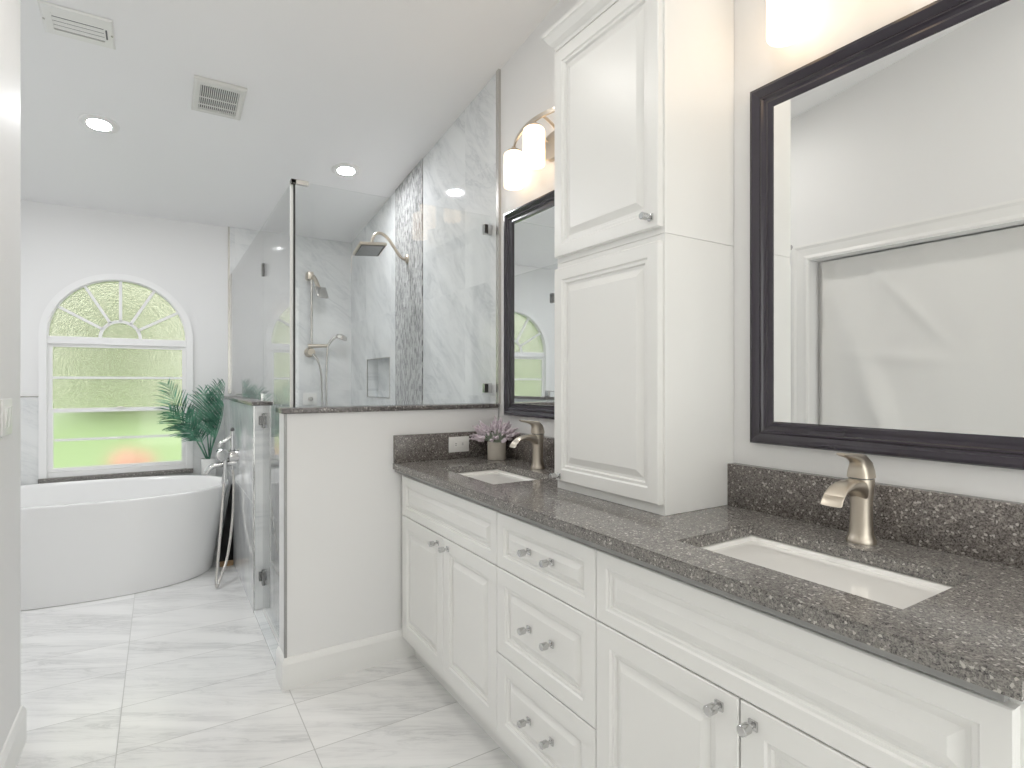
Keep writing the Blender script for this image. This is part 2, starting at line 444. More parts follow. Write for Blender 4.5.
# half wall beside the vanity
b = MB(); b.box(XK, YH, 0, XS, YH2, ZCAP-.022); struct('wall_half', b, M['wall'])
b = MB(); b.box(XK-.003, YH-.003, .13, XK+.008, YH+.008, ZCAP-.022); struct('trim_8', b, M['grey_edge'])
b = MB(); b.box(XK+.002, YH2, 0, XS, YH2+.008, ZCAP-.022); struct('trim_9', b, M['tile_x'])
b = MB(); b.box(XK-.012, YH-.014, ZCAP-.022, XR-.014, YH2+.018, ZCAP, .003)
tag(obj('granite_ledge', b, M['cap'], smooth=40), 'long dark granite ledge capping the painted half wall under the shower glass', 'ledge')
# low tiled wall between tub and shower
b = MB(); b.box(XK, YK, 0, XK2, YF-.010, ZCAP-.020); struct('wall_low', b, M['tile_y'])
b = MB(); b.box(XK-.003, YK-.003, 0, XK+.006, YK+.006, ZCAP-.020); struct('trim_10', b, M['chrome'])
b = MB(); b.box(XK-.012, YK-.012, ZCAP-.020, XK2+.010, YF-.012, ZCAP, .003)
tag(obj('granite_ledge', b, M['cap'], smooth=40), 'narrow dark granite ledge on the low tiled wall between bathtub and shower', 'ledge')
b = MB(); b.box(XK, YH2, 0, XK+.10, YK, .014, .003); struct('trim_11', b, M['tile_y'])

# baseboards
def baseboard(name, run, face, m0=0, m1=0):
    """run: two end points on the wall, face: outward direction"""
    b = MB(); P = [(0, 0), (.014, 0), (.014, .105), (.010, .118), (.005, .128), (0, .130)]
    (xa, ya), (xb, yb) = run
    L = math.hypot(xb-xa, yb-ya); ux, uy = (xb-xa)/L, (yb-ya)/L      # m0, m1: mitre at either end
    b.loft([[(xa+face[0]*d-ux*d*m0, ya+face[1]*d-uy*d*m0, h) for d, h in P], [(xb+face[0]*d+ux*d*m1, yb+face[1]*d+uy*d*m1, h) for d, h in P]])
    return struct(name, b, M['trim'])
baseboard('baseboard_half', ((XK, YH), (1.02, YH)), (0, -1), 1, 0)
baseboard('baseboard_half_end', ((XK, YH), (XK, YH2)), (-1, 0), 1, 0)
baseboard('baseboard_left', ((XL, OY1+cw), (XL, YLE)), (1, 0), 0, 1)
baseboard('baseboard_left_near', ((XL, YB), (XL, OY0-cw)), (1, 0))
baseboard('baseboard_left_end', ((XL, YLE), (XL-.12, YLE)), (0, 1), 1, 0)

# ------------------------------------------------------------------ arched window
wf = MB(); yA, yB = YF-.022, YF+.05
def arch_band(b, r0, r1, za, zb, y0, y1, legs=True, n=40):
    """band between radius r0 and r1, with straight legs down to zb when legs"""
    outer = [(WC - r1*math.cos(PI*k/n), za + r1*math.sin(PI*k/n)) for k in range(n+1)]
    inner = [(WC - r0*math.cos(PI*k/n), za + r0*math.sin(PI*k/n)) for k in range(n+1)]
    if legs:
        outer = [(WC-r1, zb)] + outer + [(WC+r1, zb)]; inner = [(WC-r0, zb)] + inner + [(WC+r0, zb)]
    b.loft([[(ox, y0, oz), (ix, y0, iz), (ix, y1, iz), (ox, y1, oz)] for (ox, oz), (ix, iz) in zip(outer, inner)])
arch_band(wf, WR-.032, WR+.012, WZA, WZ0, yA, YF+.02)
arch_band(wf, WR-.040, WR+.0, WZA, WZ0, YF+.0, yB)
wf.box(WX0+.041, YF-.005, WZ0, WX1-.041, yB-.001, WZ0+.034)
win = struct('window_1', wf, M['vinyl'], smooth=40)
def part(name, b, m, parent=win, smooth=None): return obj(name, b, m, parent, smooth)
b = MB(); zb1, zb2 = 1.545, 1.598
b.box(WX0+.03, YF-.004, zb1, WX1-.03, yB, zb2, .003); part('window_transom', b, M['vinyl'])
b = MB(); hz = zb2; n = 24
arch_band(b, .112, .133, hz, 0, YF+.006, YF+.030, legs=False, n=n)
for a in (30, 60, 90, 120, 150):
    ca, sa = math.cos(math.radians(a)), math.sin(math.radians(a))
    R0, R1, w = .126, WR-.03+(WZA-hz)*sa, .0095
    p = [(WC+ca*R0-sa*w, hz+sa*R0+ca*w), (WC+ca*R0+sa*w, hz+sa*R0-ca*w), (WC+ca*R1+sa*w, hz+sa*R1-ca*w), (WC+ca*R1-sa*w, hz+sa*R1+ca*w)]
    b.loft([[(x, YF+.006, z) for x, z in p], [(x, YF+.030, z) for x, z in p]])
part('window_fan_bars', b, M['vinyl'])
# sashes
def sash(name, z0, z1, ya, yb, w):
    b = MB(); xa, xb = WX0+.038, WX1-.038
    b.box(xa, ya, z0, xa+w, yb, z1); b.box(xb-w, ya, z0, xb, yb, z1); b.box(xa+w, ya+.001, z0, xb-w, yb-.001, z0+w); b.box(xa+w, ya+.001, z1-w*1.1, xb-w, yb-.001, z1)
    b.box(xa+w, ya+.006, (z0+z1)/2-.008, xb-w, yb-.006, (z0+z1)/2+.008)
    return part(name, b, M['vinyl'])
sash('upper_sash', 1.060, 1.548, YF+.012, YF+.036, .022)
sash('lower_sash', .636, 1.085, YF+.002, YF+.026, .026)
b = MB(); b.box(WC-.02, YF-.012, 1.085, WC+.02, YF+.004, 1.093, .002); part('sash_lock', b, M['steel'])
b = MB(); b.box(WX0+.05, YF+.020, 1.07, WX1-.05, YF+.025, 1.542)
part('upper_pane', b, M['obscure'])
b = MB(); n = 40; r = WR-.038
arc = [(WC - r*math.cos(PI*k/n), WZA + r*math.sin(PI*k/n)) for k in range(n+1)]
pl = [(WC+r, zb2-.01)] + [(WC-r, zb2-.01)] + arc
b.loft([[(x, YF+.020, z) for x, z in pl], [(x, YF+.025, z) for x, z in pl]]); part('fan_pane', b, M['obscure'])
b = MB(); b.box(WX0+.05, YF+.011, .65, WX1-.05, YF+.016, 1.075); part('lower_pane', b, M['pane_soft'])
b = MB(); b.box(WX0-.014, YF-.030, WZ0-.036, WX1+.014, YF+.06, WZ0-.0005, .002); part('window_stool', b, M['counter'])

# the garden beyond
b = MB(); b.box(-34, YF+.3, -.35, 26, 44, 0.0); struct('ground', b, M['lawn'])
def bush(name, c, r, m, label, cat, group=None, n=26, seed=1):
    rnd = random.Random(seed); b = MB()
    for k in range(n):
        u, v_, w = rnd.uniform(-1, 1), rnd.uniform(-1, 1), rnd.uniform(-.9, 1)
        L = max(1.0, math.sqrt(u*u+v_*v_+w*w)); s = rnd.uniform(.32, .5)
        b.sphere((c[0]+u/L*r[0]*.75, c[1]+v_/L*r[1]*.75, c[2]+w/L*r[2]*.7), (r[0]*s, r[1]*s, r[2]*s), 10)
    for w in b.bm.verts:
        w.co += Vector(w.co - Vector(c)).normalized()*noise.noise(w.co*4.0)*.12*min(r)
    return tag(obj(name, b, m, smooth=80), label, cat, group)
TREES = ((-21.2, 25.5, 2.1, 2.9, 'leftmost garden tree, reflected in the far mirror'), (-14.5, 26.2, 2.1, 3.1, 'second garden tree from the left, reflected in the far mirror'),
         (-7.8, 25.8, 2.1, 3.0, 'garden tree just left of the one in the arched window'), (-1.1, 26.2, 2.15, 3.2, 'tall garden tree filling the upper panes of the arched window'), (5.6, 26.3, 2.1, 3.0, 'rightmost garden tree beyond the lawn'))
for k, (x, y, rx, rz, lab) in enumerate(TREES):
    bush('garden_tree', (x, y, rz-.4), (rx*1.15, 1.6, rz), M['hedge'], lab, 'tree', 'garden trees beyond the window', 46, k+2)
bush('flowering_shrub', (-.29, 9.0, .17), (.26, .22, .24), M['petal'], 'pink flowering shrub blurred behind the lower window pane', 'shrub', None, 34, 9)

# ------------------------------------------------------------------ bathtub
def superring(cx, cy, a, bb, z, rot, n=72, e=2.5):
    out = []
    for k in range(n):
        th = 2*PI*k/n; c_, s_ = math.cos(th), math.sin(th)
        x = a*math.copysign(abs(c_)**(2/e), c_); y = bb*math.copysign(abs(s_)**(2/e), s_)
        out.append((cx + x*math.cos(rot) - y*math.sin(rot), cy + x*math.sin(rot) + y*math.cos(rot), z))
    return out
TC = (-.415, 4.545); TA, TB, TRZ, TROT = .835, .475, .572, math.radians(-4.5)
b = MB(); S = lambda da, z, db=None: superring(TC[0], TC[1], TA+da, TB+(da if db is None else db), z, TROT)
b.loft([S(-.115, 0, -.012), S(-.100, .003, .0), S(-.095, .02, .004), S(-.075, .15, .004), S(-.040, .36, .002), S(-.008, .53, 0), S(0, .557), S(0, .566), S(-.005, .572), S(-.018, .572),
        S(-.026, .566), S(-.035, .54), S(-.06, .40), S(-.10, .22), S(-.15, .13), S(-.24, .105), S(-.40, .10)])
tub = thing('bathtub', 'white oval freestanding bathtub below the arched window', 'bathtub', (TC[0], TC[1], 0))
obj('tub_shell', b, M['acrylic'], tub, smooth=50)
b = MB(); b.lathe([(.035, 0), (.035, .004), (.02, .006)], (TC[0], TC[1], .1), 20); obj('drain', b, M['chrome'], tub, smooth=40)

# tub filler on the low wall
fx = thing('tub_filler', 'chrome wall-mounted tub filler with cross body on the low tiled wall', 'tub faucet', (XK, 4.10, .79))
Y0 = 4.10
b = MB(); b.lathe([(.0, -.062), (.032, -.062), (.040, -.056), (.040, -.008), (.046, 0)], (XK, Y0, .79), 24, 'x'); b.tube([(XK-.06, Y0, .79), (.345, Y0, .80)], .017, 14)
obj('body', b, M['chrome'], fx, smooth=40)
b = MB(); b.tube([(.405, Y0, .70), (.405, Y0, .94)], .014, 14); b.tube([(.405, Y0, .94), (.405, Y0, .952)], .014, 14)
obj('riser', b, M['chrome'], fx, smooth=40)
b = MB(); b.sphere((.405, Y0, .962), (.013, .013, .014), 12); obj('finial', b, M['grey_slot'], fx, smooth=80)
b = MB(); b.tube(spline([(.405, Y0, .915), (.385, Y0, .905), (.36, Y0, .885), (.335, Y0, .875), (.33, Y0, .852)]), .013, 10); obj('lever', b, M['chrome'], fx, smooth=60)
b = MB(); b.lathe([(.006, -.036), (.034, -.036), (.040, -.030), (.040, .010), (.030, .018), (.0, .018)], (.345, Y0, .80), 20, 'y'); obj('handle_knob', b, M['chrome'], fx, smooth=40)
b = MB(); b.tube(spline([(.425, Y0, .745), (.39, Y0, .742), (.34, Y0, .738), (.30, Y0, .733), (.272, Y0, .715), (.255, Y0, .688)]), .0175, 14)
obj('spout', b, M['chrome'], fx, smooth=60)
b = MB(); b.tube(spline([(.362, Y0-.02, .78), (.358, Y0-.03, .70), (.352, Y0-.035, .62)]), [.012 + .004*(k/16) for k in range(17)], 12); obj('hand_spray', b, M['chrome'], fx, smooth=60)
b = MB(); b.tube(spline([(.352, Y0-.035, .62), (.338, Y0-.07, .45), (.318, Y0-.13, .25), (.297, Y0-.20, .06), (.300, Y0-.20, .014), (.318, Y0-.17, .04), (.368, Y0-.07, .15), (.404, Y0, .36), (.412, Y0, .55), (.410, Y0, .66), (.405, Y0, .705)], 10), .0085, 10)
obj('hose', b, M['steel'], fx, smooth=60)

# black shape cut to fill the gap behind the tub end
pn = thing('gap_filler', 'black upright filler shape with brown strip at its base in the gap beside the bathtub', 'panel', (.395, 4.37, 0))
b = MB(); b.loft([[(x, y, z) for x, z in ((.338, .035), (.436, .035), (.436, .56), (.424, .56))] for y in (4.36, 4.378)]); obj('black_fill', b, M['dark'], pn)
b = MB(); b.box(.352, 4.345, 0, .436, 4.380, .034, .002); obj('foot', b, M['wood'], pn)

# ------------------------------------------------------------------ palm
PX, PY, PZ = .322, 4.925, .685
palm = thing('potted_palm', 'green feathery palm in a slim white pot at the end of the bathtub', 'plant', (PX, PY, 0))
b = MB(); b.lathe([(.0, .0), (.036, .0), (.038, .006), (.052, PZ-.004), (.053, PZ), (.048, PZ), (.046, PZ-.03), (.0, PZ-.03)], (PX, PY, 0), 28); obj('pot', b, M['white_pot'], palm, smooth=40)
b = MB(); b.lathe([(.0, PZ-.032), (.0455, PZ-.032), (.0455, PZ-.022), (.0, PZ-.016)], (PX, PY, 0), 20); obj('soil', b, M['soil'], palm, smooth=40)
def frond(tip, bend, L0=.15, n=24, seed=0, start=.33):
    rnd = random.Random(seed); b = MB(); base = Vector((PX+rnd.uniform(-.012, .012), PY+rnd.uniform(-.012, .012), PZ-.025))
    tip = Vector(tip); mid = base.lerp(tip, .5) + Vector(bend)
    pts = bez(base, base.lerp(mid, .6)+Vector((0, 0, .06)), mid, tip, 26)
    b.tube(pts, [.0055*(1-k/30) for k in range(27)], 6)
    for k in range(n):
        t_ = start + (1-start)*k/(n-1); i = min(25, int(t_*26)); p = pts[i].lerp(pts[min(i+1, 26)], t_*26-i)
        tg = (pts[min(i+1, 26)]-pts[max(i-1, 0)]).normalized()
        side = tg.cross(Vector((.25, -1, .15))).normalized()
        if side.length < .1: side = Vector((1, 0, 0))
        s_ = (t_-start)/(1-start); L = L0*(.45+.75*math.sin(PI*min(1, s_*.85+.12)))*rnd.uniform(.85, 1.12)
        for sg in (-1, 1):
            d = (tg*rnd.uniform(.75, 1.0) + side*sg*(1.0-.45*s_) + Vector((rnd.uniform(-.12, .12), rnd.uniform(-.25, .25), rnd.uniform(-.12, .05)))).normalized()
            up = d.cross(side.cross(tg)).normalized(); w = .0034
            q = [p, p+d*L*.35, p+d*L*.72+Vector((0, 0, -.006)), p+d*L+Vector((0, 0, -.018))]
            ws = [w*.5, w, w*.7, .0006]
            fits = True
            for qq in q:
                if qq.y > YF-.02 or qq.x > XK-.016: fits = False
            if not fits: continue
            nrm = d.cross(up).normalized()*.0006
            A = [[x+up*ww+nrm, x-up*ww+nrm, x-up*ww-nrm, x+up*ww-nrm] for x, ww in zip(q, ws)]
            b.loft(A)
    return b
fr = [((.05, 4.86, 1.25), (-.03, 0, .0)), ((.07, 4.80, 1.05), (-.02, 0, .07)), ((.38, 4.93, 1.25), (.0, .02, .02)), ((.29, 4.95, 1.20), (-.01, 0, .04)),
      ((.425, 4.80, 1.27), (.03, -.02, .02)), ((.41, 4.74, 1.10), (.04, -.04, .06)), ((.18, 4.78, 1.03), (-.02, -.02, .06)), ((.41, 4.93, 1.20), (.03, 0, .04))]
for k, (tp, bd) in enumerate(fr):
    obj('frond', frond(tp, bd, .15, 27, seed=k+3), M['palm'], palm, smooth=50)

# ------------------------------------------------------------------ shower glass
GY = YH+.070; GX = .488
fp = thing('shower_glass_panel', 'wide fixed glass panel standing on the long half wall ledge', 'shower glass', (.98, GY, ZCAP))
b = MB(); b.box(GX+.006, GY-.005, ZCAP+.002, XS-.006, GY+.005, ZG); obj('pane', b, M['glass'], fp)
b = MB(); b.box(GX-.001, GY-.006, ZCAP+.001, GX+.0055, GY+.006, ZG-.012); obj('edge_gasket', b, M['black'], fp)
b = MB(); b.box(GX-.012, GY-.010, ZG-.014, GX+.060, GY+.010, ZG+.006, .002); b.box(GX-.012, GY-.010, ZG-.014, GX+.010, GY+.033, ZG+.006, .002); obj('corner_bracket', b, M['steel'], fp)
for z in (1.241, 2.062):
    b = MB(); b.box(XS-.046, GY-.014, z-.026, XS-.001, GY+.014, z+.026, .003); c = obj('clamp', b, M['chrome'], fp)
    b = MB(); b.box(XS-.046, GY-.0165, z-.022, XS-.028, GY-.013, z+.022); obj('clamp_insert', b, M['black'], c)
b = MB(); b.box(GX-.011, GY+.011, ZCAP+.001, GX+.002, GY+.026, ZG-.014); obj('jamb_channel', b, M['trim'], fp)
dp = thing('shower_door', 'hinged glass shower door between the half wall and low wall', 'shower door', (GX, 3.0, 0))
b = MB(); b.box(GX-.005, GY+.036, .026, GX+.005, YK-.022, ZG); obj('pane', b, M['glass'], dp)
b = MB(); b.box(GX-.006, GY+.036, .016, GX+.006, YK-.022, .027); obj('bottom_seal', b, M['plastic'], dp)
for z in (.20, 1.06):
    b = MB(); b.box(GX-.013, YK-.062, z-.040, GX+.013, YK-.024, z+.040, .003); c = obj('hinge', b, M['dark_chrome'], dp)
    b = MB(); b.box(GX-.024, YK-.026, z-.024, GX+.012, YK-.0005, z+.024, .003); obj('hinge_plate', b, M['dark_chrome'], c)
b = MB(); b.box(GX-.012, YK-.045, 1.855, GX+.012, YK-.0225, 1.925, .003); b.box(GX-.012, YK-.0225, 1.855, GX+.012, YK-.0125, 1.925, .003); obj('glass_hinge', b, M['dark_chrome'], dp)
sp_ = thing('shower_glass_panel', 'fixed glass panel standing on the narrow ledge of the low wall beside the bathtub', 'shower glass', (GX, 4.2, ZCAP))
b = MB(); b.box(GX-.005, YK-.012, ZCAP+.001, GX+.005, YF-.012, ZG); obj('pane', b, M['glass'], sp_)
b = MB(); b.box(GX-.012, YK+.01, ZCAP+.001, GX+.012, YK+.05, ZCAP+.048, .003); obj('clamp', b, M['chrome'], sp_)

# shower head on its arm
rs = thing('rain_shower_head', 'square brushed-nickel rain shower head on a curved arm from the mosaic band', 'shower head', (XS, 3.70, 2.13))
b = MB(); b.lathe([(.0, -.014), (.024, -.014), (.030, -.008), (.032, 0)], (XS-.006, 3.70, 2.128), 24, 'x'); obj('escutcheon', b, M['nickel'], rs, smooth=40)
b = MB(); b.tube(spline([(XS-.01, 3.70, 2.128), (1.425, 3.70, 2.125), (1.395, 3.70, 2.150), (1.355, 3.70, 2.205), (1.315, 3.70, 2.255), (1.27, 3.70, 2.278), (1.232, 3.70, 2.268), (1.212, 3.70, 2.235), (1.205, 3.70, 2.195)]), .0105, 14); obj('arm', b, M['nickel'], rs, smooth=60)
b = MB(); b.sphere((1.205, 3.70, 2.188), (.019, .019, .017), 16); obj('swivel', b, M['nickel'], rs, smooth=80)
def tilted_square(h0, h1, c, hw, roll, pitch):
    b = MB(); b.box(-hw, -hw, h0, hw, hw, h1, .006)
    bmesh.ops.transform(b.bm, matrix=Matrix.Translation(c) @ Matrix.Rotation(roll, 4, 'Y') @ Matrix.Rotation(pitch, 4, 'X'), verts=b.bm.verts[:])
    return b
obj('head', tilted_square(-.020, .0, (1.190, 3.70, 2.172), .092, math.radians(-5), math.radians(-13)), M['nickel'], rs, smooth=40)
obj('spray_face', tilted_square(-.0225, -.0195, (1.190, 3.70, 2.172), .080, math.radians(-5), math.radians(-13)), M['dark_chrome'], rs)

# slide bar with two sprays on the far wall
yt = YF-.008
sb = thing('slide_bar_shower', 'nickel slide bar with upper fixed spray and hose hand shower on the tiled far wall', 'hand shower', (1.11, yt, 1.57))
YS = 5.0
b = MB(); b.tube([(1.105, YS, 1.52), (1.105, YS, 2.19)], .010, 14); obj('bar', b, M['steel'], sb, smooth=40)
b = MB(); b.box(1.068, YS-.022, 2.150, 1.118, yt, 2.215, .006); obj('top_bracket', b, M['nickel'], sb, smooth=40)
b = MB(); b.lathe([(.0, -.085), (.030, -.085), (.036, -.075), (.036, -.01), (.042, 0)], (1.10, yt, 1.530), 24, 'y'); obj('lower_valve', b, M['nickel'], sb, smooth=40)
b = MB(); b.tube(spline([(1.112, YS-.01, 2.18), (1.125, YS-.035, 2.15), (1.140, YS-.06, 2.10), (1.148, YS-.075, 2.07)]), .017, 12); obj('spray_neck', b, M['nickel'], sb, smooth=60)
b = MB(); b.box(-.055, -.012, -.055, .055, .012, .055, .012, 3)
bmesh.ops.transform(b.bm, matrix=Matrix.Translation((1.165, YS-.09, 2.035)) @ Matrix.Rotation(math.radians(20), 4, 'Z') @ Matrix.Rotation(math.radians(-28), 4, 'X'), verts=b.bm.verts[:]); obj('fixed_spray', b, M['steel'], sb, smooth=40)
b = MB(); b.tube([(1.075, YS, 1.582), (1.235, YS-.01, 1.588)], [.018, .014], 14); obj('slider', b, M['nickel'], sb, smooth=40)
b = MB(); b.tube(spline([(1.235, YS-.01, 1.575), (1.250, YS-.015, 1.610), (1.275, YS-.03, 1.645), (1.305, YS-.045, 1.668)]), .012, 12); obj('hand_spray_handle', b, M['steel'], sb, smooth=60)
b = MB(); b.lathe([(.0, -.022), (.046, -.022), (.052, -.014), (.046, .008), (.016, .020), (.0, .020)], (0, 0, 0), 24)
bmesh.ops.transform(b.bm, matrix=Matrix.Translation((1.345, YS-.055, 1.668)) @ Matrix.Rotation(math.radians(18), 4, 'Y') @ Matrix.Rotation(math.radians(14), 4, 'X'), verts=b.bm.verts[:]); obj('hand_spray_head', b, M['steel'], sb, smooth=50)
b = MB(); b.tube(spline([(1.105, YS-.03, 1.515), (1.150, YS-.035, 1.45), (1.178, YS-.03, 1.33), (1.190, YS-.02, 1.10), (1.205, YS-.02, .86), (1.220, YS-.02, .84), (1.226, YS-.02, .90), (1.224, YS-.02, 1.15), (1.226, YS-.015, 1.40), (1.235, YS-.012, 1.572)], 8), .0085, 10); obj('hose', b, M['steel'], sb, smooth=60)
b = MB(); b.box(1.045, yt-.012, 1.075, 1.165, yt, 1.182, .004)
vp = tag(obj('valve_plate', b, M['plastic'], smooth=40), 'square pale valve plate low on the tiled far wall of the shower', 'valve plate')
b = MB(); b.lathe([(.0, -.05), (.016, -.05), (.018, -.044), (.018, -.0), (.018, .0)], (1.105, yt-.012, 1.128), 20, 'y'); obj('valve_knob', b, M['steel'], vp, smooth=40)

# ------------------------------------------------------------------ cabinets
def FX(xf): return lambda u, v_, w: (xf - w, u, v_)     # a front that looks to -x
def raised_panel(u0, u1, v0, v1, xf, th, fr, s=1.0):
    F = FX(xf); b = MB()
    prof = [(0, -th), (0, -.0025), (.0025, 0), (fr, 0), (fr+.004*s, -.0042), (fr+.011*s, -.0042), (fr+.014*s, -.0115), (fr+.021*s, -.0115), (fr+.037*s, -.0036), (fr+.040*s, -.0022)]
    def ring(i, w): return [F(u0+i, v0+i, w), F(u1-i, v0+i, w), F(u1-i, v1-i, w), F(u0+i, v1-i, w)]
    b.loft([ring(i, w) for i, w in prof]); return b
KNOB = None
def knob(y, z, xf, parent):
    global KNOB
    if KNOB is None:
        b = MB(); b.box(xf-.005, y-.0095, z-.0095, xf, y+.0095, z+.0095, .0015); b.tube([(xf-.003, y, z), (xf-.020, y, z)], [.0045, .0045], 12)
        b.lathe([(.0, -.038), (.0085, -.038), (.0102, -.0365), (.0102, -.0185), (.0085, -.017), (.0, -.017)], (xf, y, z), 18, 'x')
        KNOB = obj('knob', b, M['chrome'], parent, smooth=40, loc=(xf, y, z)); return KNOB
    k = KNOB.copy(); COL.objects.link(k); k.parent = parent; k.location = Vector((xf, y, z)) - origin(parent); return k
DX, DT = .927, .020
def vanity_box(name, label, y0, y1):
    c = thing(name, label, 'cabinet', (1.21, (y0+y1)/2, 0), 'white vanity cabinets under the granite counter')
    b = MB(); z0, z1, xa, xb, th = .10, ZT-.042, DX+DT, XR-.004, .018
    b.box(xa, y0, z0, xb, y0+th, z1); b.box(xa, y1-th, z0, xb, y1, z1); b.box(xa, y0+th, z0, xb, y1-th, z0+th); b.box(xb-.008, y0+th, z0+th, xb, y1-th, z1)
    b.box(xa, y0+th, z1-.045, xa+.018, y1-th, z1); b.box(xa, y0+th, z0+th, xa+.018, y1-th, z0+.04)
    b.box(xa+.003, y0+th, z0+.04, xa+.010, y1-th, z1-.045)
    b.box(1.005, y0, 0, 1.02, y1, z0); b.box(1.02, y0, 0, xb, y0+th, z0); b.box(1.02, y1-th, 0, xb, y1, z0)
    obj('carcass', b, M['cabinet'], c); return c
g_ = .0018
def front(c, name, y0, y1, z0, z1, fr=.048, s=1.0):
    return obj(name, raised_panel(y0+g_, y1-g_, z0+g_, z1-g_, DX, DT, fr, s), M['cabinet'], c)
YV0, Y1_, Y2_, YV1 = .268, 1.087, 1.576, 2.412
c = vanity_box('vanity_cabinet', 'white sink cabinet with two doors beside the half wall', Y2_, YV1+.055)
front(c, 'false_drawer_front', Y2_, YV1, .674, .853, .036, .85)
ym = 1.985
d = front(c, 'door', ym, YV1, .138, .674, .05); knob(2.030, .640, DX, d)
d = front(c, 'door', Y2_, ym, .138, .674, .05); knob(1.938, .640, DX, d)
c = vanity_box('vanity_cabinet', 'white three-drawer cabinet between the two sink cabinets', Y1_, Y2_)
for z0, z1, kz in ((.674, .853, .770), (.397, .674, .541), (.135, .397, .270)):
    d = front(c, 'drawer_front', Y1_, Y2_, z0, z1, .040 if z1-z0 < .2 else .048, .85 if z1-z0 < .2 else 1.0)
    knob(1.385, kz, DX, d); knob(1.272, kz, DX, d)
c = vanity_box('vanity_cabinet', 'white sink cabinet with two doors nearest the camera', YV0-.012, Y1_)
front(c, 'false_drawer_front', YV0, Y1_, .674, .853, .036, .95)
ym = .674
d = front(c, 'door', ym, Y1_, .138, .674, .05); knob(.717, .640, DX, d)
d = front(c, 'door', YV0, ym, .138, .674, .05); knob(.643, .640, DX, d)

# countertop with two cut-outs
S1 = (1.022, .440, 1.303, .906); S2 = (1.022, 1.757, 1.303, 2.212)
XC = .9046; YC0 = .256
xs = [XC, S1[0], S1[2], XR-.002]; ysn = [YC0, S1[1], S1[3], S2[1], S2[3], YH-.001]
ZB = ZT-.028
b = MB(); vt = {}
def gv(i, j, z):
    k = (i, j, z)
    if k not in vt: vt[k] = b.v((xs[i], ysn[j], z))
    return vt[k]
solid = lambda i, j: 0 <= i < 3 and 0 <= j < 5 and not (i == 1 and j in (1, 3))
for i in range(3):
    for j in range(5):
        if not solid(i, j): continue
        for z in (ZT, ZB): b.f([gv(i, j, z), gv(i+1, j, z), gv(i+1, j+1, z), gv(i, j+1, z)])
        for (di, dj, p, q) in ((-1, 0, (i, j), (i, j+1)), (1, 0, (i+1, j), (i+1, j+1)), (0, -1, (i, j), (i+1, j)), (0, 1, (i, j+1), (i+1, j+1))):
            if not solid(i+di, j+dj): b.f([gv(*p, ZB), gv(*q, ZB), gv(*q, ZT), gv(*p, ZT)])
bmesh.ops.recalc_face_normals(b.bm, faces=b.bm.faces[:])
es = [e for e in b.bm.edges if len(e.link_faces) == 2 and e.calc_face_angle(0) > .5 and abs(e.verts[0].co.z-ZT) < 1e-5 and abs(e.verts[1].co.z-ZT) < 1e-5]
bmesh.ops.bevel(b.bm, geom=es, offset=.003, segments=2, affect='EDGES')
ct = tag(obj('countertop', b, M['counter']), 'long speckled grey granite countertop over the white vanity', 'countertop')
b = MB(); b.box(XC+.008, YC0+.020, ZB-.013, XC+.030, YH-.004, ZB); obj('edge_strip', b, M['under_strip'], ct)  # thin even grey strip below the slab's front edge

def splash(label, x0, y0, x1, y1):
    b = MB(); b.box(x0, y0, ZT, x1, y1, ZT+.125, .002); return tag(obj('backsplash', b, M['splash'], smooth=30), label, 'backsplash')
TY0, TY1, TX = 1.0874, 1.580, 1.1758
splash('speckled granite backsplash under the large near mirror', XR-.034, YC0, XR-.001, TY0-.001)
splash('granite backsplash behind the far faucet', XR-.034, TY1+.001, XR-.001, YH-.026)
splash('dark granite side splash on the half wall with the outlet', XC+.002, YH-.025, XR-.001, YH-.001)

# sinks
def rrect(x0, y0, x1, y1, r, z, n=6):
    out = []
    for cx, cy, a0 in ((x1-r, y1-r, 0), (x0+r, y1-r, 90), (x0+r, y0+r, 180), (x1-r, y0+r, 270)):
        for k in range(n+1):
            a = math.radians(a0+90*k/n); out.append((cx+r*math.cos(a), cy+r*math.sin(a), z))
    return out
def sink(S, label):
    x0, y0, x1, y1 = S; zt = ZB-.001; b = MB()
    R = lambda d, z, r: rrect(x0+d, y0+d, x1-d, y1-d, r, z)
    b.loft([R(-.018, zt-.012, .02), R(-.018, zt, .02), R(-.004, zt, .012), R(.003, zt-.006, .012), R(.008, zt-.05, .02), R(.016, zt-.10, .03), R(.032, zt-.125, .035), R(.070, zt-.131, .03),
            R(.120, zt-.133, .012)])
    b.loft([R(-.018, zt-.012, .02), R(.0, zt-.016, .02), R(.004, zt-.10, .03), R(.03, zt-.145, .03)], cap0=False)
    s = thing('sink', label, 'sink', ((x0+x1)/2, (y0+y1)/2, zt-.14), 'undermount sinks')
    obj('basin', b, M['porcelain'], s, smooth=50)
    b = MB(); b.lathe([(.0, .0), (.028, .0), (.028, .004), (.018, .006), (.0, .006)], ((x0+x1)/2, (y0+y1)/2, zt-.1335), 22); obj('drain', b, M['nickel'], s, smooth=40)
sink(S1, 'white rectangular undermount sink under the large near mirror')
sink(S2, 'white rectangular undermount sink beside the lavender pot')

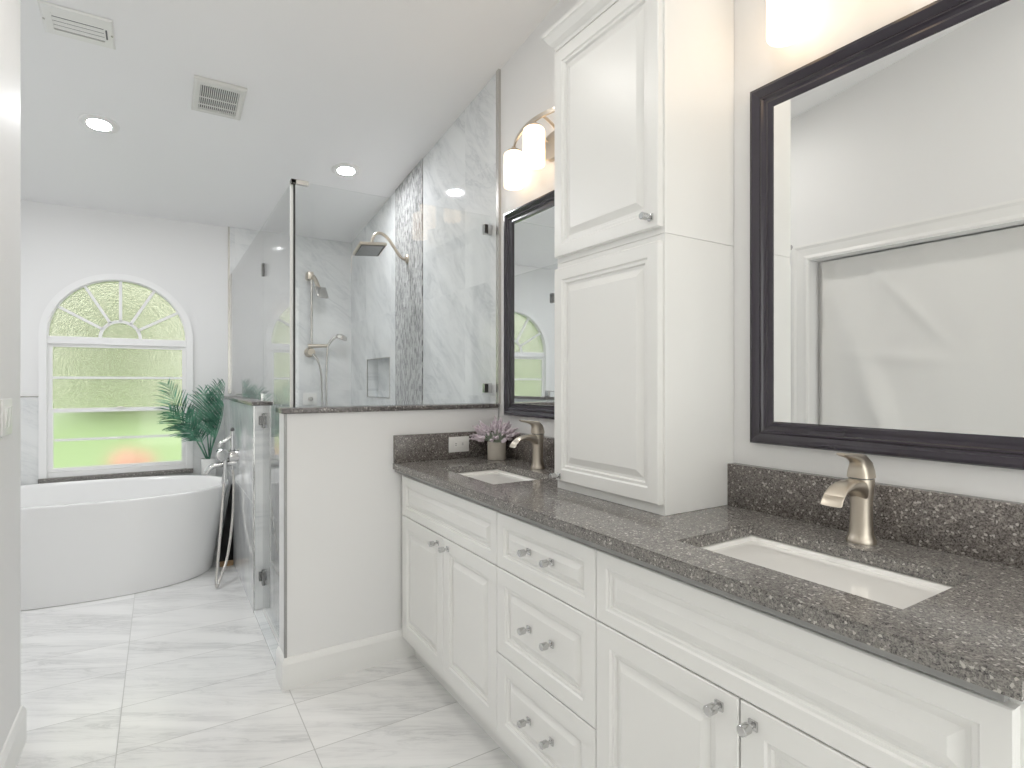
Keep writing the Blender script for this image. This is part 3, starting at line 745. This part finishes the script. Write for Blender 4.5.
# faucets
def faucet(y, label):
    cx = 1.372; f = thing('faucet', label, 'faucet', (cx, y, ZT), 'single-lever vanity faucets')
    b = MB(); pr = [(.0305, 0), (.0310, .006), (.0275, .012), (.0250, .022), (.0232, .045), (.0225, .075), (.0232, .100), (.0250, .122), (.0268, .138), (.0268, .146)]
    b.lathe(pr, (cx, y, ZT), 32)
    obj('body', b, M['nickel'], f, smooth=50)
    def sec(x, z, w, h, tilt):
        ct_, st_ = math.cos(tilt), math.sin(tilt); out = []
        for k in range(20):
            a = 2*PI*k/20; c_, s_ = math.cos(a), math.sin(a)
            yy = w*math.copysign(abs(c_)**.6, c_); hh = h*math.copysign(abs(s_)**.6, s_)
            out.append((x + hh*st_, y+yy, z + hh*ct_))
        return out
    b = MB()
    b.loft([sec(cx+.012, ZT+.116, .0205, .026, 0), sec(cx-.016, ZT+.122, .0222, .024, -.05), sec(cx-.032, ZT+.130, .0225, .017, -.15), sec(cx-.052, ZT+.134, .0225, .012, -.1), sec(cx-.074, ZT+.134, .0225, .0095, .08),
            sec(cx-.096, ZT+.130, .0225, .008, .35), sec(cx-.112, ZT+.121, .0228, .007, .75), sec(cx-.122, ZT+.109, .0232, .0062, 1.0), sec(cx-.127, ZT+.099, .0235, .0055, 1.15)])
    obj('spout', b, M['nickel'], f, smooth=60)
    b = MB()
    b.loft([[(cx+.0262*math.cos(a), y+.0262*math.sin(a), ZT+.149) for a in [2*PI*k/20 for k in range(20)]],
            sec(cx+.000, ZT+.149, .0262, .0262, PI/2), sec(cx-.001, ZT+.163, .0245, .0255, PI/2-.1), sec(cx-.004, ZT+.178, .021, .0235, PI/2-.35), sec(cx-.014, ZT+.190, .017, .017, PI/2-.8),
            sec(cx-.032, ZT+.197, .0135, .0085, PI/2-1.25), sec(cx-.054, ZT+.201, .0115, .0055, -.12), sec(cx-.078, ZT+.205, .0105, .004, -.18), sec(cx-.090, ZT+.208, .009, .003, -.25)])
    obj('lever', b, M['nickel'], f, smooth=60)
    b = MB(); b.lathe([(.0245, .1455), (.0245, .1495)], (cx, y, ZT), 24); obj('seam_ring', b, M['grey_slot'], f)
faucet(.674, 'brushed nickel faucet at the sink under the large near mirror')
faucet(1.985, 'brushed nickel faucet at the far sink beside the lavender pot')

# tower cabinets on the counter
ZS = 1.681
def tower(name, label, z0, z1, dz0, dz1, kn):
    c = thing(name, label, 'cabinet', (1.32, (TY0+TY1)/2, z0), 'stacked white cabinets on the counter')
    b = MB(); b.box(TX, TY0, z0, XR-.002, TY1, z1, .0006, 1); obj('carcass', b, M['cabinet'], c)
    d = obj('door', raised_panel(TY0+.008, TY1-.005, dz0, dz1, TX-.0185, .0180, .040, 1.15), M['cabinet'], c)
    knob(kn[0], kn[1], TX-.0185, d); return c
tower('counter_cabinet', 'white raised-panel cabinet standing on the granite countertop', ZT+.0005, ZS-.0005, .934, 1.660, (1.545, .952))
c = tower('upper_cabinet', 'white crown-topped cabinet stacked on the counter cabinet', ZS+.0005, 2.47, 1.700, 2.405, (1.122, 1.728))
b = MB(); pr = [(.0, 2.424), (.004, 2.424), (.007, 2.433), (.012, 2.437), (.021, 2.447), (.031, 2.464), (.034, 2.469), (.038, 2.472), (.038, 2.486), (.0, 2.486)]
x_, xb_ = TX-.001, XR-.002
b.loft([[(x_-d_, TY0-d_, z), (x_-d_, TY1+d_, z), (xb_, TY1+d_, z), (xb_, TY0-d_, z)] for d_, z in pr])
obj('crown', b, M['cabinet'], c)

# ------------------------------------------------------------------ mirrors
def mirror(label, y0, y1, z0, z1, fw=.074):
    f = thing('mirror', label, 'mirror', (XR, (y0+y1)/2, z0), 'dark framed vanity mirrors')
    pr = [(0, .001), (0, .020), (.004, .025), (.012, .0265), (.020, .024), (.027, .019), (.033, .0165), (.037, .0185), (.041, .0185), (.045, .014), (.053, .011), (.059, .0125), (.063, .0115), (.068, .006), (fw, .005), (fw, .001)]
    b = MB(); s = fw/.074
    rg = lambda i, w: [(XR-w, y0+i, z0+i), (XR-w, y1-i, z0+i), (XR-w, y1-i, z1-i), (XR-w, y0+i, z1-i)]
    rings = [rg(i*s if i < fw else fw, w) for i, w in pr]; rings.append(rings[0])
    b.loft(rings, False, False); bmesh.ops.remove_doubles(b.bm, verts=b.bm.verts[:], dist=1e-6)
    obj('frame', b, M['espresso'], f, smooth=24)
    b = MB(); b.box(XR-.0045, y0+fw-.004, z0+fw-.004, XR-.001, y1-fw+.004, z1-fw+.004); obj('mirror_glass', b, M['mirror'], f)
mirror('large dark-framed mirror above the near sink', .30, 1.020, 1.096, 2.113, .064)
mirror('dark-framed mirror above the far sink, partly behind the stacked cabinets', 1.68, 2.395, 1.108, 2.107, .060)

# ------------------------------------------------------------------ vanity lamps
def vanity_lamp(yc, label):
    L = thing('vanity_light', label, 'wall lamp', (XR, yc, 2.30), 'vanity lights above the mirrors')
    b = MB(); dy = .235
    pr = [(.0, -.001), (1, -.001), (1, -.016), (.92, -.022), (.0, -.022)]
    b.loft([[(XR+h_, yc+.095*max(r_, .001)*math.cos(a), 2.305+.062*max(r_, .001)*math.sin(a)) for a in [2*PI*k/36 for k in range(36)]] for r_, h_ in pr]); obj('backplate', b, M['nickel'], L, smooth=40)
    arc = lambda y: 2.388 - .25*(y-yc)**2 - 4.2*max(0, abs(y-yc)-.19)**2
    bow = lambda y: 1.352 + .86*(y-yc)**2                 # the bar also bows out from the wall
    pts = [(bow(yc+u*.262), yc + u*.262, arc(yc+u*.262)) for u in [k/14-1 for k in range(29)]]
    b = MB(); b.loft([[(p[0]-.004, p[1], p[2]-.009), (p[0]+.004, p[1], p[2]-.009), (p[0]+.004, p[1], p[2]+.009), (p[0]-.004, p[1], p[2]+.009)] for p in pts])
    obj('arched_bar', b, M['nickel'], L, smooth=40)
    for s_ in (-1, 1):
        b = MB(); b.tube(spline([(XR-.02, yc+s_*.04, 2.33), (1.42, yc+s_*.05, 2.360), (bow(yc+.06)+.003, yc+s_*.06, arc(yc+.06)-.003)]), .006, 8)
        obj('bracket', b, M['nickel'], L, smooth=40)
    for k in (-1, 0, 1):
        y = yc+k*dy; zt = 2.388 - .25*dy*dy*k*k - .030; x = bow(y)
        b = MB(); r = .0475
        b.lathe([(.0, .0), (.020, .0), (.036, -.003), (.0445, -.011), (r, -.024), (r, -.160), (r-.003, -.165), (.0, -.165)], (x, y, zt), 32)
        sh = obj('shade', b, M['shade'], L, smooth=50)
        b = MB(); b.lathe([(.0, .024), (.010, .024), (.012, .012), (.030, .006), (.034, -.002), (.0, -.002)], (x, y, zt), 24); obj('shade_cap', b, M['nickel'], sh, smooth=40)
vanity_lamp(.640, 'nickel vanity light with lit frosted shades above the large near mirror')
vanity_lamp(1.985, 'nickel vanity light with lit frosted shades above the far mirror')

# ------------------------------------------------------------------ ceiling fittings
SL = math.atan(.128)
CM = Matrix.Rotation(-SL, 4, 'X')                   # local -z leaves the ceiling
def on_ceiling(b, x, y):
    bmesh.ops.transform(b.bm, matrix=Matrix.Translation((x, y, zc(y))) @ CM, verts=b.bm.verts[:]); return b
def downlight(x, y, label, m_='lens'):
    d = thing('recessed_light', label, 'ceiling light', (x, y, zc(y)), 'recessed ceiling lights')
    b = MB(); b.lathe([(.052, -.0005), (.093, -.0005), (.094, -.004), (.088, -.009), (.056, -.009), (.052, -.004)], (0, 0, 0), 40, caps=False)
    bm = b.bm; obj('trim_ring', on_ceiling(b, x, y), M['trim'], d, smooth=40)
    b = MB(); b.lathe([(.0, -.001), (.0535, -.001), (.0535, -.005), (.046, -.0075), (.0, -.008)], (0, 0, 0), 32); obj('lens', on_ceiling(b, x, y), M[m_], d, smooth=60)
downlight(-.281, 3.82, 'lit recessed ceiling light over the floor in front of the bathtub')
downlight(1.060, 3.79, 'lit recessed ceiling light inside the shower')
downlight(-1.05, 3.82, 'added out-of-view fill light over the hidden end of the bathtub')  # unseen lamp, added to brighten the tub end
for q in ((.20, 2.25, 'added out-of-view fill light over the walkway beside the vanity'), (.42, .45, 'added out-of-view fill light over the walkway in front of the near sink'),
          (.42, -.75, 'added out-of-view fill light over the walkway nearest the back wall')):
    downlight(*q, 'fill_lens')  # three more unseen lamps, added to fill the near half of the room
# exhaust fan
ef = thing('exhaust_fan', 'square white exhaust fan grille on the ceiling', 'ceiling fan grille', (.262, 3.305, zc(3.305)))
b = MB(); hw, hy_ = .118, .150; iw, ih = .088, .112
rg = lambda a, c_, z: [(-a, -c_, z), (a, -c_, z), (a, c_, z), (-a, c_, z)]
b.loft([rg(hw, hy_, -.001), rg(hw, hy_, -.012), rg(hw-.012, hy_-.012, -.020), rg(iw, ih, -.020), rg(iw, ih, -.006)], False, False); obj('frame', on_ceiling(b, .262, 3.305), M['fan_plastic'], ef)
b = MB(); b.box(-iw, -ih, -.007, iw, ih, -.003); obj('dark_back', on_ceiling(b, .262, 3.305), M['grey_slot'], ef)
b = MB()
for k in range(19):
    x = -iw + 2*iw*(k+.5)/19; b.box(x-.0019, -ih, -.019, x+.0019, ih, -.009)
for y in (.0, .6): b.box(-iw, ih*y-.0022, -.0185, iw, ih*y+.0022, -.013)
obj('grille', on_ceiling(b, .262, 3.305), M['plastic'], ef)
# air vent
vx, vy = -.292, 3.018
av = thing('air_vent', 'long white air vent near the top left corner of the ceiling', 'air vent', (vx, vy, zc(vy)))
b = MB(); hw, hy_, iw, ih = .124, .098, .088, .056
b.loft([rg(hw, hy_, -.001), rg(hw, hy_, -.004), rg(hw-.008, hy_-.008, -.009), rg(iw, ih, -.009), rg(iw, ih, -.002)], False, False); obj('frame', on_ceiling(b, vx, vy), M['plastic'], av)
b = MB(); b.box(-iw, -ih, -.0035, iw, ih, -.0015); obj('dark_back', on_ceiling(b, vx, vy), M['grey_slot'], av)
b = MB()
for y in (-.044, -.012, .014, .040):
    h_ = .013 if y > -.04 else .017
    b.loft([[(-iw, y-h_+.004, -.0045), (iw, y-h_+.004, -.0045), (iw, y+h_-.006, -.0085), (-iw, y+h_-.006, -.0085)], [(-iw, y-h_+.004, -.003), (iw, y-h_+.004, -.003), (iw, y+h_-.006, -.007), (-iw, y+h_-.006, -.007)]])
obj('louvre', on_ceiling(b, vx, vy), M['plastic'], av)
b = MB(); b.box(iw+.006, -.03, -.012, iw+.012, .03, -.008); obj('damper_lever', on_ceiling(b, vx, vy), M['grey_slot'], av)
for s_ in (-1, 1):
    b = MB(); b.lathe([(.0, -.012), (.004, -.012), (.005, -.008)], (s_*(iw+.028), .0, 0), 10); obj('screw', on_ceiling(b, vx, vy), M['steel'], av)

# ------------------------------------------------------------------ wall plates
ol = thing('outlet', 'white wall outlet on the side splash beside the lavender pot', 'outlet', (1.228, YH-.025, .972))
b = MB(); b.box(1.174, YH-.031, .934, 1.282, YH-.0252, 1.008, .002); obj('plate', b, M['plastic'], ol, smooth=40)
b = MB(); b.box(1.196, YH-.0335, .955, 1.260, YH-.0305, .988, .001); obj('socket_face', b, M['plastic'], ol)
for dx_ in (-.018, .018):
    b = MB()
    for dz_ in (-.004, .004): b.box(1.228+dx_-.004, YH-.0340, .972+dz_-.0012, 1.228+dx_+.004, YH-.0334, .972+dz_+.0012)
    obj('socket_slot', b, M['grey_slot'], ol)
sw = thing('light_switch', 'white light switch plate on the left wall near its end', 'light switch', (XL, 2.37, 1.16))
b = MB(); b.box(XL+.0002, 2.30, 1.103, XL+.006, 2.437, 1.217, .002); obj('plate', b, M['plastic'], sw, smooth=40)
for y in (2.346, 2.392):
    b = MB(); b.loft([[(XL+.006, y-.016, 1.128), (XL+.006, y+.016, 1.128), (XL+.006, y+.016, 1.192), (XL+.006, y-.016, 1.192)], [(XL+.008, y-.015, 1.129), (XL+.008, y+.015, 1.129), (XL+.013, y+.015, 1.191), (XL+.013, y-.015, 1.191)]]); obj('rocker', b, M['trim'], sw)

# ------------------------------------------------------------------ lavender
LX, LY = 1.362, 2.315
lv = thing('lavender_pot', 'small stone pot of pale purple lavender beside the far faucet', 'plant', (LX, LY, ZT))
b = MB(); b.lathe([(.0, .0005), (.040, .0005), (.043, .004), (.044, .082), (.043, .085), (.039, .085), (.038, .072), (.0, .072)], (LX, LY, ZT), 30); obj('pot', b, M['stone_pot'], lv, smooth=40)
rnd = random.Random(5); bs = MB(); bl = MB()
for k in range(120):
    az = rnd.uniform(0, 2*PI); el = math.acos(rnd.uniform(.12, 1)); L = rnd.uniform(.070, .112)
    d = Vector((math.sin(el)*math.cos(az), math.sin(el)*math.sin(az), math.cos(el)))
    p0 = Vector((LX+d.x*.022, LY+d.y*.022, ZT+.072)); p3 = p0 + d*L + Vector((0, 0, .012))
    if p3.x > XR-.045: p3.x = XR-.045-rnd.uniform(0, .01)
    if p3.y > YH-.03: p3.y = YH-.03-rnd.uniform(0, .01)
    pts = bez(p0, p0+Vector((d.x*.3, d.y*.3, 1))*L*.35, p0.lerp(p3, .7)+Vector((0, 0, .006)), p3, 6)
    bs.tube(pts, .0011, 5)
    tg = (pts[-1]-pts[-2]).normalized(); q0 = pts[4]
    n = 7
    for j in range(n):
        p = q0.lerp(p3, j/(n-1)) + tg*.01; r = .0058*(1-.5*j/(n-1))
        bl.sphere(p + Vector((rnd.uniform(-1, 1), rnd.uniform(-1, 1), rnd.uniform(-1, 1)))*.0018, (r, r, r*1.4), 6)
obj('stems', bs, M['lav_stem'], lv, smooth=60); obj('blooms', bl, M['lavender'], lv, smooth=80)

# ------------------------------------------------------------------ sheet in the opening of the left wall
b = MB(); ny_, nz_ = 70, 80; rows = []
for j in range(nz_+1):
    z = .02 + (OZ-.03)*j/nz_; row = []
    for i in range(ny_+1):
        y = OY0+.012 + (OY1-OY0-.045)*i/ny_; dy = OY1-y; dz = OZ-z
        a = .010*noise.noise(Vector((y*2.2, z*1.0, 1.3))) + .008*noise.noise(Vector((y*9, z*4, 4.0)))
        a += .030*math.exp(-((dz*.34-dy+.05)/.07)**2)*min(1, dz*1.2)           # the long fold falling from the corner
        a += .010*math.exp(-((dz-.55-.12*dy)/.035)**2)*math.exp(-((dy-.45)/.25)**2)
        a += .011*math.exp(-((dy-.25-dz*.8)/.03)**2)*math.exp(-((dz-.35)/.2)**2)
        row.append((XL-.075 + a, y, z))
    rows.append(row)
R = [[b.v(p) for p in r] for r in rows]; B = [[b.v((p[0]-.002, p[1], p[2])) for p in r] for r in rows]
for j in range(nz_):
    for i in range(ny_):
        b.f([R[j][i], R[j][i+1], R[j+1][i+1], R[j+1][i]]); b.f([B[j][i], B[j+1][i], B[j+1][i+1], B[j][i+1]])
tag(obj('drop_sheet', b, M['sheet'], smooth=80), 'creased white sheet hung across the doorway, reflected in the near mirror', 'sheet')
